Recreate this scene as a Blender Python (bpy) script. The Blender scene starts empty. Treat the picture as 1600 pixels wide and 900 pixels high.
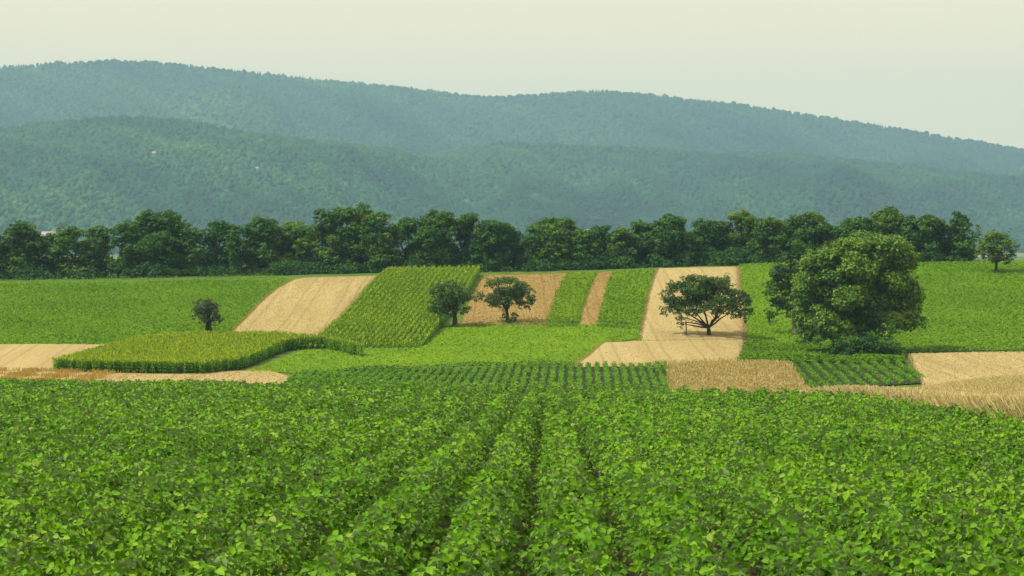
import bpy, math
import numpy as np

rng = np.random.default_rng(11)
sc = bpy.context.scene
C = sc.collection

# ------------------------------------------------------------------ camera
F = 85.0 / 36.0 * 1600.0          # focal length in photo pixels (1600 wide)
HOR = 370.0                        # photo row of the horizon
CZ = 1.9                           # eye height above the soil (m)
cam = bpy.data.cameras.new("camera")
cam.lens = 85.0
cam.sensor_width = 36.0
cam.sensor_fit = 'HORIZONTAL'
cam.shift_y = -(450.0 - HOR) / 1600.0
cam.clip_start = 0.5
cam.clip_end = 40000.0
camo = bpy.data.objects.new("camera", cam)
camo.location = (0, 0, CZ)
camo.rotation_euler = (math.radians(90), 0, 0)
C.objects.link(camo)
sc.camera = camo

# ------------------------------------------------------------------ sky, sun, exposure
SUN_EL, SUN_AZ = math.radians(56), math.radians(-112)     # azimuth from +Y, clockwise
w = bpy.data.worlds.new("World")
sc.world = w
w.use_nodes = True
nt = w.node_tree
nt.nodes.clear()
out = nt.nodes.new("ShaderNodeOutputWorld")
sky = nt.nodes.new("ShaderNodeTexSky")
sky.sky_type = 'NISHITA'
sky.sun_disc = False
sky.sun_elevation = SUN_EL
sky.sun_rotation = SUN_AZ
sky.dust_density = 6.0
sky.air_density = 1.0
bg = nt.nodes.new("ShaderNodeBackground")
bg.inputs[1].default_value = 0.10
veil = nt.nodes.new("ShaderNodeBackground")               # bright thin overcast
veil.inputs[0].default_value = (1.0, 0.87, 0.54, 1)
veil.inputs[1].default_value = 0.66
mx = nt.nodes.new("ShaderNodeMixShader")
mx.inputs[0].default_value = 0.85
nt.links.new(sky.outputs[0], bg.inputs[0])
nt.links.new(bg.outputs[0], mx.inputs[1])
nt.links.new(veil.outputs[0], mx.inputs[2])
nt.links.new(mx.outputs[0], out.inputs[0])

sun = bpy.data.lights.new("sun", 'SUN')
sun.energy = 2.5
sun.angle = math.radians(3)
sun.color = (1.0, 0.93, 0.80)
suno = bpy.data.objects.new("sun", sun)
suno.rotation_euler = (math.radians(90) - SUN_EL, 0, -SUN_AZ + math.pi)
suno.location = (0, 0, 300)
C.objects.link(suno)

sc.view_settings.view_transform = 'Standard'
sc.view_settings.look = 'None'
sc.view_settings.gamma = 1.0
sc.view_settings.exposure = 1.0
sc.view_settings.use_curve_mapping = False
sc.render.engine = 'CYCLES'
sc.cycles.max_bounces = 5
sc.cycles.diffuse_bounces = 2
sc.cycles.glossy_bounces = 1
sc.cycles.transmission_bounces = 3
sc.cycles.volume_bounces = 0
sc.cycles.use_denoising = True

HAZE_DENSITY = 1.2e-4
HAZE_COLOR = (0.39, 0.67, 0.97)


# ------------------------------------------------------------------ mesh helpers
def tag(o, label=None, cat=None, group=None, kind=None):
    if label: o["label"] = label
    if cat: o["category"] = cat
    if group: o["group"] = group
    if kind: o["kind"] = kind
    return o


def empty(name, loc, label, cat, group=None):
    o = bpy.data.objects.new(name, None)
    o.location = [float(v) for v in loc]
    o.empty_display_size = 0.3
    C.objects.link(o)
    return tag(o, label, cat, group)


class Buf:
    """collects vertices and faces of any size into one mesh"""
    def __init__(self):
        self.V, self.F, self.M, self.R, self.n = [], [], [], [], 0

    def add(self, V, F, mat=0, rnd=None):
        V = np.asarray(V, float).reshape(-1, 3)
        F = np.asarray(F, int)
        self.V.append(V)
        self.F.append(F + self.n)
        self.M.append(np.full(len(F), mat, int))
        self.R.append(np.full(len(V), 0.5) if rnd is None else np.broadcast_to(np.asarray(rnd, float), (len(V),)))
        self.n += len(V)
        return self

    def build(self, name, mats, parent=None, smooth=False):
        V = np.concatenate(self.V)
        me = bpy.data.meshes.new(name)
        me.vertices.add(len(V))
        me.vertices.foreach_set("co", V.astype(np.float32).ravel())
        loops = np.concatenate([f.ravel() for f in self.F])
        tot = np.concatenate([np.full(len(f), f.shape[1]) for f in self.F])
        start = np.concatenate([[0], np.cumsum(tot)[:-1]])
        me.loops.add(len(loops))
        me.loops.foreach_set("vertex_index", loops.astype(np.int32))
        me.polygons.add(len(tot))
        me.polygons.foreach_set("loop_start", start.astype(np.int32))
        me.polygons.foreach_set("material_index", np.concatenate(self.M).astype(np.int32))
        if smooth:
            me.polygons.foreach_set("use_smooth", np.ones(len(tot), bool))
        a = me.attributes.new("rnd", 'FLOAT', 'POINT')
        a.data.foreach_set("value", np.concatenate(self.R).astype(np.float32))
        me.update(calc_edges=True)
        for m in (mats if isinstance(mats, (list, tuple)) else [mats]):
            me.materials.append(m)
        o = bpy.data.objects.new(name, me)
        C.objects.link(o)
        if parent: o.parent = parent
        return o


def unit(a):
    return a / np.maximum(np.linalg.norm(a, axis=-1, keepdims=True), 1e-9)


def rand_dirs(n):
    return unit(rng.normal(size=(n, 3)))


def leaves(P, N, size, aspect=0.65):
    """pointed four-cornered leaves centred on P with normals N"""
    n = len(P)
    T = unit(np.cross(N, rand_dirs(n)))
    B = np.cross(N, T)
    L = (np.broadcast_to(size, (n,)) * 0.5)[:, None]
    W = L * aspect
    V = np.stack([P - T * L, P + B * W - T * L * .1, P + T * L, P - B * W - T * L * .1], 1).reshape(-1, 3)
    return V, np.arange(4 * n).reshape(n, 4)[:, ::-1]


def leaves6(P, N, T, size, aspect=0.8, fold=0.25):
    """oval leaflets folded along the midrib, two quads each; P is the leaf base"""
    n = len(P)
    T = unit(T - N * np.sum(T * N, 1, keepdims=True))
    B = np.cross(N, T)
    L = np.broadcast_to(size, (n,))[:, None]
    W = L * aspect * 0.5
    up = N * W * fold
    droop = N * L * 0.12
    V = np.stack([P,
                  P + T * L * .30 + B * W + up, P + T * L * .68 + B * W * .8 + up - droop * .5,
                  P + T * L - droop,
                  P + T * L * .68 - B * W * .8 + up - droop * .5, P + T * L * .30 - B * W + up], 1).reshape(-1, 3)
    k = np.arange(n)[:, None] * 6
    Fq = np.concatenate([k + [3, 2, 1, 0], k + [5, 4, 3, 0]])
    return V, Fq


def tube(path, radii, sides=7):
    path = np.asarray(path, float)
    radii = np.asarray(radii, float)
    m = len(path)
    d = unit(np.gradient(path, axis=0))
    ref = np.array([0.31, 0.9, 0.13])
    a = unit(np.cross(d, ref))
    b = np.cross(d, a)
    th = np.arange(sides) / sides * 2 * np.pi
    V = path[:, None, :] + radii[:, None, None] * (np.cos(th)[None, :, None] * a[:, None, :] + np.sin(th)[None, :, None] * b[:, None, :])
    Fq = []
    for i in range(m - 1):
        for j in range(sides):
            k = (j + 1) % sides
            Fq.append([i * sides + j, i * sides + k, (i + 1) * sides + k, (i + 1) * sides + j])
    return V.reshape(-1, 3), np.array(Fq)


def box(x0, x1, y0, y1, z0, z1):
    V = [(x, y, z) for z in (z0, z1) for y in (y0, y1) for x in (x0, x1)]
    Fq = [(0, 2, 3, 1), (4, 5, 7, 6), (0, 1, 5, 4), (2, 6, 7, 3), (0, 4, 6, 2), (1, 3, 7, 5)]
    return np.array(V, float), np.array(Fq)


# ------------------------------------------------------------------ materials
def new_mat(name):
    m = bpy.data.materials.new(name)
    m.use_nodes = True
    t = m.node_tree
    return m, t, t.nodes["Principled BSDF"]


def ramp(t, stops):
    r = t.nodes.new("ShaderNodeValToRGB")
    e = r.color_ramp.elements
    while len(e) > 1: e.remove(e[-1])
    e[0].position, e[0].color = stops[0][0], (*stops[0][1], 1)
    for p, c in stops[1:]:
        k = e.new(p); k.color = (*c, 1)
    return r


def leaf_mat(name, stops, back=None, rough=0.5, trans=0.25, spec=0.4):
    m, t, p = new_mat(name)
    at = t.nodes.new("ShaderNodeAttribute"); at.attribute_name = "rnd"
    r = ramp(t, stops)
    t.links.new(at.outputs["Fac"], r.inputs[0])
    col = r.outputs[0]
    if back:
        geo = t.nodes.new("ShaderNodeNewGeometry")
        mixc = t.nodes.new("ShaderNodeMix"); mixc.data_type = 'RGBA'
        mixc.inputs[7].default_value = (*back, 1)
        t.links.new(geo.outputs["Backfacing"], mixc.inputs[0])
        t.links.new(col, mixc.inputs[6])
        col = mixc.outputs[2]
    t.links.new(col, p.inputs["Base Color"])
    p.inputs["Roughness"].default_value = rough
    p.inputs["Specular IOR Level"].default_value = spec
    if trans > 0:
        tr = t.nodes.new("ShaderNodeBsdfTranslucent")
        t.links.new(col, tr.inputs[0])
        ms = t.nodes.new("ShaderNodeMixShader")
        ms.inputs[0].default_value = trans
        t.links.new(p.outputs[0], ms.inputs[1])
        t.links.new(tr.outputs[0], ms.inputs[2])
        t.links.new(ms.outputs[0], t.nodes["Material Output"].inputs[0])
    return m


def ground_mat(name, stops, scale=0.4, stretch=(1, 1, 1), rough=0.9, bump=0.3, rot=0.0, fine=3.0, tram=None):
    m, t, p = new_mat(name)
    tc = t.nodes.new("ShaderNodeTexCoord")
    mp = t.nodes.new("ShaderNodeMapping")
    mp.inputs["Scale"].default_value = stretch
    mp.inputs["Rotation"].default_value = (0, 0, rot)
    t.links.new(tc.outputs["Object"], mp.inputs[0])
    n1 = t.nodes.new("ShaderNodeTexNoise"); n1.inputs["Scale"].default_value = scale; n1.inputs["Detail"].default_value = 6
    n2 = t.nodes.new("ShaderNodeTexNoise"); n2.inputs["Scale"].default_value = fine; n2.inputs["Detail"].default_value = 5
    t.links.new(mp.outputs[0], n1.inputs[0]); t.links.new(mp.outputs[0], n2.inputs[0])
    mm = t.nodes.new("ShaderNodeMix"); mm.inputs[0].default_value = 0.45
    t.links.new(n1.outputs[0], mm.inputs[2]); t.links.new(n2.outputs[0], mm.inputs[3])
    r = ramp(t, stops)
    t.links.new(mm.outputs[0], r.inputs[0])
    col = r.outputs[0]
    if tram:                                   # faint wheel tracks, in pairs, running up the field
        sx = t.nodes.new("ShaderNodeSeparateXYZ"); t.links.new(tc.outputs["Object"], sx.inputs[0])
        wob = t.nodes.new("ShaderNodeMath"); wob.operation = 'MULTIPLY_ADD'; wob.inputs[1].default_value = .5
        t.links.new(n1.outputs[0], wob.inputs[0]); t.links.new(sx.outputs[0], wob.inputs[2])
        pp = t.nodes.new("ShaderNodeMath"); pp.operation = 'PINGPONG'; pp.inputs[1].default_value = 2.6
        t.links.new(wob.outputs[0], pp.inputs[0])
        df = t.nodes.new("ShaderNodeMath"); df.operation = 'COMPARE'; df.inputs[1].default_value = .8; df.inputs[2].default_value = .16
        t.links.new(pp.outputs[0], df.inputs[0])
        am = t.nodes.new("ShaderNodeMath"); am.operation = 'MULTIPLY'; t.links.new(df.outputs[0], am.inputs[0]); t.links.new(n2.outputs[0], am.inputs[1])
        mt = t.nodes.new("ShaderNodeMix"); mt.data_type = 'RGBA'; mt.inputs[7].default_value = (*tram, 1)
        t.links.new(am.outputs[0], mt.inputs[0]); t.links.new(col, mt.inputs[6])
        col = mt.outputs[2]
    t.links.new(col, p.inputs["Base Color"])
    p.inputs["Roughness"].default_value = rough
    p.inputs["Specular IOR Level"].default_value = 0.1
    b = t.nodes.new("ShaderNodeBump"); b.inputs["Strength"].default_value = bump; b.inputs["Distance"].default_value = 0.15
    t.links.new(n2.outputs[0], b.inputs["Height"])
    t.links.new(b.outputs[0], p.inputs["Normal"])
    return m


M = {}
M['soil'] = ground_mat('soil', [(.3, (.022, .018, .011)), (.7, (.045, .037, .022))], .8)
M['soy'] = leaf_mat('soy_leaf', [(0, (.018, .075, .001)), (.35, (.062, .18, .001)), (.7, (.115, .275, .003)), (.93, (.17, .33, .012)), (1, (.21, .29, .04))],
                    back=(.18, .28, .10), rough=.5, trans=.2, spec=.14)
M['maize'] = leaf_mat('maize_leaf', [(0, (.05, .17, .003)), (.6, (.125, .29, .005)), (1, (.22, .37, .015))], rough=.55, spec=.2)
M['tassel'] = leaf_mat('maize_tassel', [(0, (.18, .29, .008)), (1, (.33, .42, .025))], rough=.8, trans=.2, spec=.1)
M['crop'] = leaf_mat('crop_leaf', [(0, (.050, .13, .002)), (.5, (.098, .215, .003)), (1, (.155, .275, .006))], rough=.7, spec=.12)
M['crop_pale'] = leaf_mat('pale_crop_leaf', [(0, (.07, .17, .002)), (.5, (.13, .245, .003)), (1, (.20, .30, .008))], rough=.7, spec=.12)
M['herb'] = leaf_mat('verge_leaf', [(0, (.02, .06, .010)), (.5, (.04, .10, .012)), (1, (.09, .16, .02))], rough=.6, spec=.25)
M['vine'] = leaf_mat('row_leaf', [(0, (.04, .13, .003)), (.5, (.085, .22, .005)), (1, (.13, .28, .01))], rough=.65, spec=.15)
M['shaded_weedy_soil'] = ground_mat('shaded_weedy_soil', [(.3, (.016, .026, .009)), (.6, (.03, .04, .014)), (.8, (.045, .06, .02))], .8)  # weedy soil with the shade between the crop rows put into its colour
M['ear'] = leaf_mat('wheat_ear', [(0, (.30, .24, .108)), (.5, (.34, .275, .125)), (1, (.38, .31, .148))], rough=.8, trans=.15, spec=.15)
M['dry'] = leaf_mat('dry_grass', [(0, (.32, .25, .06)), (.5, (.44, .37, .16)), (1, (.54, .47, .27))], rough=.8, trans=.2, spec=.15)
M['rust'] = leaf_mat('rust_grass', [(0, (.32, .20, .035)), (1, (.44, .32, .09))], rough=.8, trans=.2, spec=.15)
M['meadow_g'] = ground_mat('meadow_ground', [(.3, (.055, .13, .002)), (.6, (.085, .185, .003)), (.75, (.115, .215, .005))], .12)
M['pale_g'] = ground_mat('pale_crop_ground', [(.3, (.08, .18, .002)), (.7, (.13, .235, .004))], .15)
M['wheat_g'] = ground_mat('wheat_ground', [(.25, (.24, .185, .08)), (.5, (.31, .25, .112)), (.7, (.365, .30, .145))], .25, (2.2, .16, 1), bump=.12, tram=(.22, .165, .075))
M['brown_g'] = ground_mat('brown_ground', [(.3, (.16, .11, .035)), (.5, (.225, .163, .06)), (.7, (.285, .215, .09))], .25, (1.6, .2, 1), bump=.4, tram=(.15, .095, .03))
M['dry_g'] = ground_mat('dry_ground', [(.3, (.25, .20, .03)), (.55, (.34, .28, .07)), (.75, (.40, .34, .13))], .5, bump=.5)
M['bark'] = ground_mat('bark', [(.3, (.030, .022, .016)), (.7, (.075, .058, .042))], 3.0, (1, 1, .3), bump=.6)
M['bark_pale'] = ground_mat('pale_bark', [(.3, (.16, .14, .09)), (.7, (.30, .27, .17))], 3.0, (1, 1, .3), bump=.6)


# ------------------------------------------------------------------ terrain
def pchip(x, y, xi):
    x, y = np.asarray(x, float), np.asarray(y, float)
    h = np.diff(x); d = np.diff(y) / h
    m = np.zeros_like(y)
    m[0], m[-1] = d[0], d[-1]
    for i in range(1, len(x) - 1):
        if d[i - 1] * d[i] > 0:
            w1, w2 = 2 * h[i] + h[i - 1], h[i] + 2 * h[i - 1]
            m[i] = (w1 + w2) / (w1 / d[i - 1] + w2 / d[i])
    k = np.clip(np.searchsorted(x, xi) - 1, 0, len(x) - 2)
    t = np.clip((xi - x[k]) / h[k], 0, 1)
    return ((1 + 2 * t) * (1 - t) ** 2 * y[k] + t * (1 - t) ** 2 * h[k] * m[k] + t * t * (3 - 2 * t) * y[k + 1] + t * t * (t - 1) * h[k] * m[k + 1])


def soil_plane(Y):
    return -1.9 - 0.0487 * Y


EDGE_PX = [-600, 0, 400, 800, 1050, 1290, 1450, 1600, 1800, 2200]
EDGE_Y = [130, 115, 105, 94, 87, 77, 61, 47, 39, 31]


def soy_edge(px):
    return np.interp(px, EDGE_PX, EDGE_Y)


# per column: where (distance, photo row) the valley ground lies
COLS = {
    -400: [(222, 598), (240, 580), (262, 545), (285, 508), (310, 470), (335, 449), (350, 442)],
    0: [(220, 601), (238, 582), (262, 540), (285, 503), (310, 466), (335, 446), (350, 439)],
    400: [(218, 604), (243, 578), (262, 549), (280, 520), (300, 489), (325, 452), (350, 432)],
    600: [(216, 607), (245, 577), (262, 547), (280, 520), (300, 489), (325, 450), (350, 428)],
    800: [(215, 609), (245, 573), (262, 545), (280, 516), (300, 484), (325, 446), (350, 426)],
    1100: [(215, 612), (243, 572), (262, 548), (280, 520), (300, 487), (325, 445), (350, 417)],
    1300: [(215, 612), (235, 585), (250, 565), (265, 549), (285, 515), (305, 478), (328, 440), (350, 412)],
    1600: [(215, 602), (235, 578), (255, 553), (270, 533), (290, 499), (310, 464), (330, 433), (350, 409)],
    2000: [(215, 600), (235, 576), (255, 551), (270, 531), (290, 497), (310, 462), (330, 431), (350, 406)],
}
YG = np.concatenate([np.arange(0, 400, .5), np.geomspace(400, 12000, 160)])
PXG = np.arange(-800, 2401, 10.0)
_cp = sorted(COLS)
_rows = []
for px in _cp:
    ye = float(soy_edge(px))
    pts = [(y, soil_plane(y)) for y in (0, ye * .35, ye * .7, ye)]
    z1 = soil_plane(ye)
    val = [(Y, -(r - HOR) / F * Y) for Y, r in COLS[px]]
    if px < 1400:
        pts += [(ye + 30, z1 - 30 * .074)]
    else:
        pts += [(ye + 30, z1 - 30 * .066), (140, -(614 - HOR) / F * 140)]
    pts += val
    zc = val[-1][1]
    pts += [(362, zc + .15), (400, zc - 1.2), (470, -11), (650, -17), (950, -21), (1500, -22), (4000, -22), (12000, -22)]
    _rows.append(pchip(*zip(*pts), YG))
_rows = np.array(_rows)
ZT = np.stack([pchip(_cp, _rows[:, j], PXG) for j in range(len(YG))], 1)      # [px, Y]


def zg(X, Y):
    X, Y = np.asarray(X, float), np.asarray(Y, float)
    Yc = np.clip(Y, 8, 11999)
    px = np.clip(X / Yc * F + 800, -799, 2399)
    i = np.clip(((px - PXG[0]) / 10).astype(int), 0, len(PXG) - 2)
    a = (px - PXG[i]) / 10
    j = np.clip(np.searchsorted(YG, Yc) - 1, 0, len(YG) - 2)
    b = (Yc - YG[j]) / (YG[j + 1] - YG[j])
    z = (1 - a) * ((1 - b) * ZT[i, j] + b * ZT[i, j + 1]) + a * ((1 - b) * ZT[i + 1, j] + b * ZT[i + 1, j + 1])
    z = np.where(Y < 8, soil_plane(Y), z)
    return z + CZ


def hit(px, py, H=0.0, y0=150.0, y1=353.0):
    """where the sight line through a photo pixel meets the ground raised by H"""
    Ys = np.arange(y0, y1, .25)
    X = (px - 800) / F * Ys
    d = CZ - (py - HOR) / F * Ys - zg(X, Ys) - H
    k = np.nonzero(d <= 0)[0]
    Y = Ys[k[0]] if len(k) else y1
    return np.array([(px - 800) / F * Y, Y])


def on(px, py, **k):
    x, y = hit(px, py, **k)
    return np.array([x, y, float(zg(x, y))])


def axis(lo, hi, step, far, n):
    g = np.geomspace(1, far, n)
    return g


xs = np.concatenate([-(np.geomspace(112, 9000, 46)[::-1]), np.arange(-110, 111, 1.0), np.geomspace(112, 9000, 46)])
ys = np.concatenate([-np.geomspace(12, 300, 10)[::-1], np.arange(-10, 372, 1.0), np.geomspace(374, 7600, 90)])
gx, gy = np.meshgrid(xs, ys, indexing='ij')
gz = zg(gx, gy)
V = np.stack([gx, gy, gz], -1).reshape(-1, 3)
nx, ny = len(xs), len(ys)
ii, jj = np.meshgrid(np.arange(nx - 1), np.arange(ny - 1), indexing='ij')
k = (ii * ny + jj).ravel()
m, t, p = new_mat('terrain')
tc = t.nodes.new("ShaderNodeTexCoord")
vo = t.nodes.new("ShaderNodeTexVoronoi"); vo.inputs["Scale"].default_value = 0.006; vo.distance = 'MANHATTAN'
t.links.new(tc.outputs["Object"], vo.inputs[0])
sep = t.nodes.new("ShaderNodeSeparateColor"); t.links.new(vo.outputs["Color"], sep.inputs[0])
far = ramp(t, [(.0, (.04, .09, .02)), (.4, (.06, .12, .03)), (.72, (.20, .17, .08)), (.86, (.07, .12, .03))])
far.color_ramp.interpolation = 'CONSTANT'
t.links.new(sep.outputs[0], far.inputs[0])
no = t.nodes.new("ShaderNodeTexNoise"); no.inputs["Scale"].default_value = .6; no.inputs["Detail"].default_value = 8
t.links.new(tc.outputs["Object"], no.inputs[0])
near = ramp(t, [(.3, (.045, .085, .015)), (.55, (.075, .14, .018)), (.75, (.14, .16, .04))])
t.links.new(no.outputs[0], near.inputs[0])
xyz = t.nodes.new("ShaderNodeSeparateXYZ"); t.links.new(tc.outputs["Object"], xyz.inputs[0])
gt = t.nodes.new("ShaderNodeMath"); gt.operation = 'GREATER_THAN'; gt.inputs[1].default_value = 700
t.links.new(xyz.outputs[1], gt.inputs[0])
mixc = t.nodes.new("ShaderNodeMix"); mixc.data_type = 'RGBA'
t.links.new(gt.outputs[0], mixc.inputs[0]); t.links.new(near.outputs[0], mixc.inputs[6]); t.links.new(far.outputs[0], mixc.inputs[7])
t.links.new(mixc.outputs[2], p.inputs["Base Color"]); p.inputs["Roughness"].default_value = .95
p.inputs["Specular IOR Level"].default_value = .1
M['terrain'] = m
tag(Buf().add(V, np.stack([k, k + ny, k + ny + 1, k + 1], 1)).build("terrain", m, smooth=True), kind='structure')


# ------------------------------------------------------------------ field lofts
_lift = [0]


class Loft:
    """a field between two boundary lines given in the photo, laid on the terrain"""
    def __init__(self, A, B, H=0.0):
        self.A = self.res(np.array([hit(x, y, h_) for (x, y), h_ in zip(A, np.broadcast_to(H, (len(A),)))]))
        self.B = self.res(np.array([hit(x, y, h_) for (x, y), h_ in zip(B, np.broadcast_to(H, (len(B),)))]))
        self.len = max(np.linalg.norm(np.diff(self.A, axis=0), axis=1).sum(), np.linalg.norm(np.diff(self.B, axis=0), axis=1).sum())
        self.wid = np.linalg.norm(self.A - self.B, axis=1).max()
        _lift[0] += 1
        self.eps = 0.012 + 0.005 * _lift[0]

    @staticmethod
    def res(P, n=80):
        s = np.concatenate([[0], np.cumsum(np.linalg.norm(np.diff(P, axis=0), axis=1))])
        q = np.linspace(0, s[-1], n)
        return np.stack([np.interp(q, s, P[:, 0]), np.interp(q, s, P[:, 1])], 1)

    def at(self, u, v):
        """u along the lines, v from A to B"""
        q = np.linspace(0, 1, len(self.A))
        a = np.stack([np.interp(u, q, self.A[:, 0]), np.interp(u, q, self.A[:, 1])], -1)
        b = np.stack([np.interp(u, q, self.B[:, 0]), np.interp(u, q, self.B[:, 1])], -1)
        return a + (b - a) * np.asarray(v)[..., None]

    def sheet(self, name, mat, h=0.0, skirt=False, rough=0.0):
        nu, nv = int(self.len / .8) + 4, int(self.wid / .8) + 4
        u, v = np.meshgrid(np.linspace(0, 1, nu), np.linspace(0, 1, nv), indexing='ij')
        P = self.at(u, v)
        z = zg(P[..., 0], P[..., 1]) + self.eps + h + (rng.normal(size=P.shape[:2]) * rough)
        if skirt:
            z[0, :] -= h; z[-1, :] -= h; z[:, 0] -= h; z[:, -1] -= h
        V = np.concatenate([P, z[..., None]], -1).reshape(-1, 3)
        i, j = np.meshgrid(np.arange(nu - 1), np.arange(nv - 1), indexing='ij')
        k = (i * nv + j).ravel()
        o = Buf().add(V, np.stack([k, k + nv, k + nv + 1, k + 1], 1)).build(name, mat, smooth=True)
        return tag(o, kind='structure')

    def scatter(self, dens):
        """points spread evenly over the field (dens per square metre)"""
        nu, nv = 60, 60
        u, v = np.meshgrid((np.arange(nu) + .5) / nu, (np.arange(nv) + .5) / nv, indexing='ij')
        e = .5 / nu
        du = self.at(np.clip(u + e, 0, 1), v) - self.at(np.clip(u - e, 0, 1), v)
        dv = self.at(u, np.clip(v + e, 0, 1)) - self.at(u, np.clip(v - e, 0, 1))
        area = np.abs(du[..., 0] * dv[..., 1] - du[..., 1] * dv[..., 0]).ravel()
        n = int(area.sum() * dens)
        c = rng.choice(nu * nv, n, p=area / area.sum())
        uu = (c // nv + rng.random(n)) / nu
        vv = (c % nv + rng.random(n)) / nv
        return self.at(uu, vv) + rng.normal(size=(n, 2)) * .12


def low_crop(buf, P, h, size, dens_noise=True, mat=0, tone=(.5, .28)):
    n = len(P)
    z = zg(P[:, 0], P[:, 1])
    wob = np.sin(P[:, 0] * .9 + np.sin(P[:, 1] * .35) * 2) * .5 + np.sin(P[:, 1] * .6 + P[:, 0] * .3) * .5
    patch = np.sin(P[:, 0] * .23 + 1.3 * np.sin(P[:, 1] * .11)) * np.sin(P[:, 1] * .17 + P[:, 0] * .05)
    hh = h * (.25 + .75 * rng.random(n)) * (1 + .25 * wob)
    N = unit(rand_dirs(n) * .7 + [0, -.1, 1.0])
    V, Fq = leaves(np.stack([P[:, 0], P[:, 1], z + hh], 1), N, size * (.6 + .8 * rng.random(n)))
    r = np.clip(tone[0] + tone[1] * rng.normal(size=n) * .6 + .16 * patch, 0, 1)
    buf.add(V, Fq, mat, np.repeat(r, 4))


def stalks(buf, P, h, wd, mat=0, lean=.18, tone=(.5, .3), foot=0.0):
    """upright thin blades"""
    n = len(P)
    z = zg(P[:, 0], P[:, 1]) + foot
    base = np.stack([P[:, 0], P[:, 1], z], 1)
    L = (rng.normal(size=(n, 2)) * lean)
    hh = h * (.7 + .45 * rng.random(n))
    top = base + np.stack([L[:, 0] * hh, L[:, 1] * hh, hh], 1)
    a = rng.random(n) * np.pi
    s = np.stack([np.cos(a), np.sin(a) * .4, 0 * a], 1) * wd
    V = np.stack([base - s * .6, base + s * .6, top + s, top - s], 1).reshape(-1, 3)
    buf.add(V, np.arange(4 * n).reshape(n, 4), mat, np.repeat(np.clip(tone[0] + tone[1] * rng.normal(size=n), 0, 1), 4))


def maize(P, h, tassel=1.0):
    n = len(P)
    h = np.broadcast_to(h, (n,))
    b = Buf()
    z = zg(P[:, 0], P[:, 1])
    base = np.stack([P[:, 0], P[:, 1], z], 1)
    hh = h * (.86 + .2 * rng.random(n))
    top = base + np.stack([rng.normal(size=n) * .06, rng.normal(size=n) * .06, hh * .95], 1)
    s = np.array([.018, .008, 0])
    b.add(np.stack([base - s, base + s, top + s * .5, top - s * .5], 1).reshape(-1, 3), np.arange(4 * n).reshape(n, 4), 0, .3)
    a0 = rng.random(n) * np.pi
    tone = np.clip(.5 + .22 * rng.normal(size=n), 0, 1)
    for i in range(8):
        a = a0 + i * np.pi + rng.normal(size=n) * .35
        d = np.stack([np.cos(a), np.sin(a), 0 * a], 1)
        sd = np.stack([-np.sin(a), np.cos(a), 0 * a], 1)
        t = .12 + .80 * i / 7
        p0 = base + (top - base) * t
        L = (.52 - .25 * abs(t - .5)) * (.8 + .4 * rng.random(n))[:, None] * np.minimum(1, h / 1.2)[:, None]
        p1 = p0 + d * L * .5 + np.array([0, 0, 1]) * L * .42
        p2 = p0 + d * L + np.array([0, 0, 1]) * L * (.10 + .35 * t)
        wd = sd * .05
        V = np.stack([p0 - wd * .5, p0 + wd * .5, p1 + wd, p1 - wd, p2 + wd * .15, p2 - wd * .15], 1).reshape(-1, 3)
        k = np.arange(n)[:, None] * 6
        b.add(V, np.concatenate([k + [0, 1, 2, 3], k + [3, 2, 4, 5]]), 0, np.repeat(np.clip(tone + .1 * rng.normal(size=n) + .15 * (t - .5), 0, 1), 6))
    keep = rng.random(n) < tassel
    T = top[keep]; m_ = len(T)
    for i in range(6):
        a = rng.random(m_) * 2 * np.pi
        sp = .10 + .10 * rng.random(m_)
        tip = T + np.stack([np.cos(a) * sp, np.sin(a) * sp, .14 + .16 * rng.random(m_)], 1)
        sd = np.stack([-np.sin(a), np.cos(a), 0 * a], 1) * .022
        b.add(np.stack([T - sd, T + sd, tip + sd, tip - sd], 1).reshape(-1, 3), np.arange(4 * m_).reshape(m_, 4), 1, np.repeat(rng.random(m_), 4))
    return b


# ---- the fields, boundary lines read off the photo (left line, right line, bottom to top)
green_left = Loft([(-140, 543), (-140, 500), (-140, 470), (-140, 446)], [(340, 543), (354, 524), (402, 474), (430, 449), (453, 437)])
wheat_a_r = [(503, 521), (532, 497), (571, 453), (592, 436), (603, 430)]
wheat_a = Loft([(350, 524), (400, 474), (430, 449), (453, 437), (476, 433)], wheat_a_r, H=.45)
maize_b = Loft([(472, 542), (503, 520), (532, 496), (571, 452), (592, 430), (612, 418)],
               [(648, 541), (663, 528), (681, 504), (700, 478), (731, 445), (748, 417)], H=[.3, .8, 1.15, 1.2, 1.2, 1.2])
brown_c = Loft([(716, 511), (730, 480), (745, 450), (757, 430)], [(856, 509), (863, 482), (872, 456), (890, 427)], H=.1)
pale_d = Loft([(856, 509), (863, 482), (872, 456), (890, 426)], [(903, 507), (909, 482), (917, 459), (932, 425)], H=.3)
brown_e = Loft([(903, 507), (909, 482), (917, 459), (932, 426)], [(933, 507), (939, 482), (946, 456), (957, 424)], H=.1)
green_f = Loft([(933, 507), (939, 482), (946, 456), (957, 424)], [(998, 512), (1004, 482), (1010, 463), (1023, 421)], H=.3)
wheat_g = Loft([(996, 532), (1002, 500), (1010, 463), (1024, 419)], [(1166, 530), (1166, 503), (1158, 460), (1156, 416)], H=.45)
wheat_h = Loft([(894, 568), (930, 568), (1000, 567), (1060, 563), (1164, 559)], [(938, 535), (960, 534), (1000, 532), (1070, 531), (1167, 530)], H=.45)
strip_r = Loft([(1164, 552), (1166, 503), (1158, 460), (1156, 414)], [(1246, 552), (1246, 503), (1240, 460), (1236, 413)])
green_r = Loft([(1246, 552), (1246, 503), (1240, 460), (1236, 413)], [(1760, 548), (1760, 500), (1760, 450), (1760, 412)])
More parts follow.
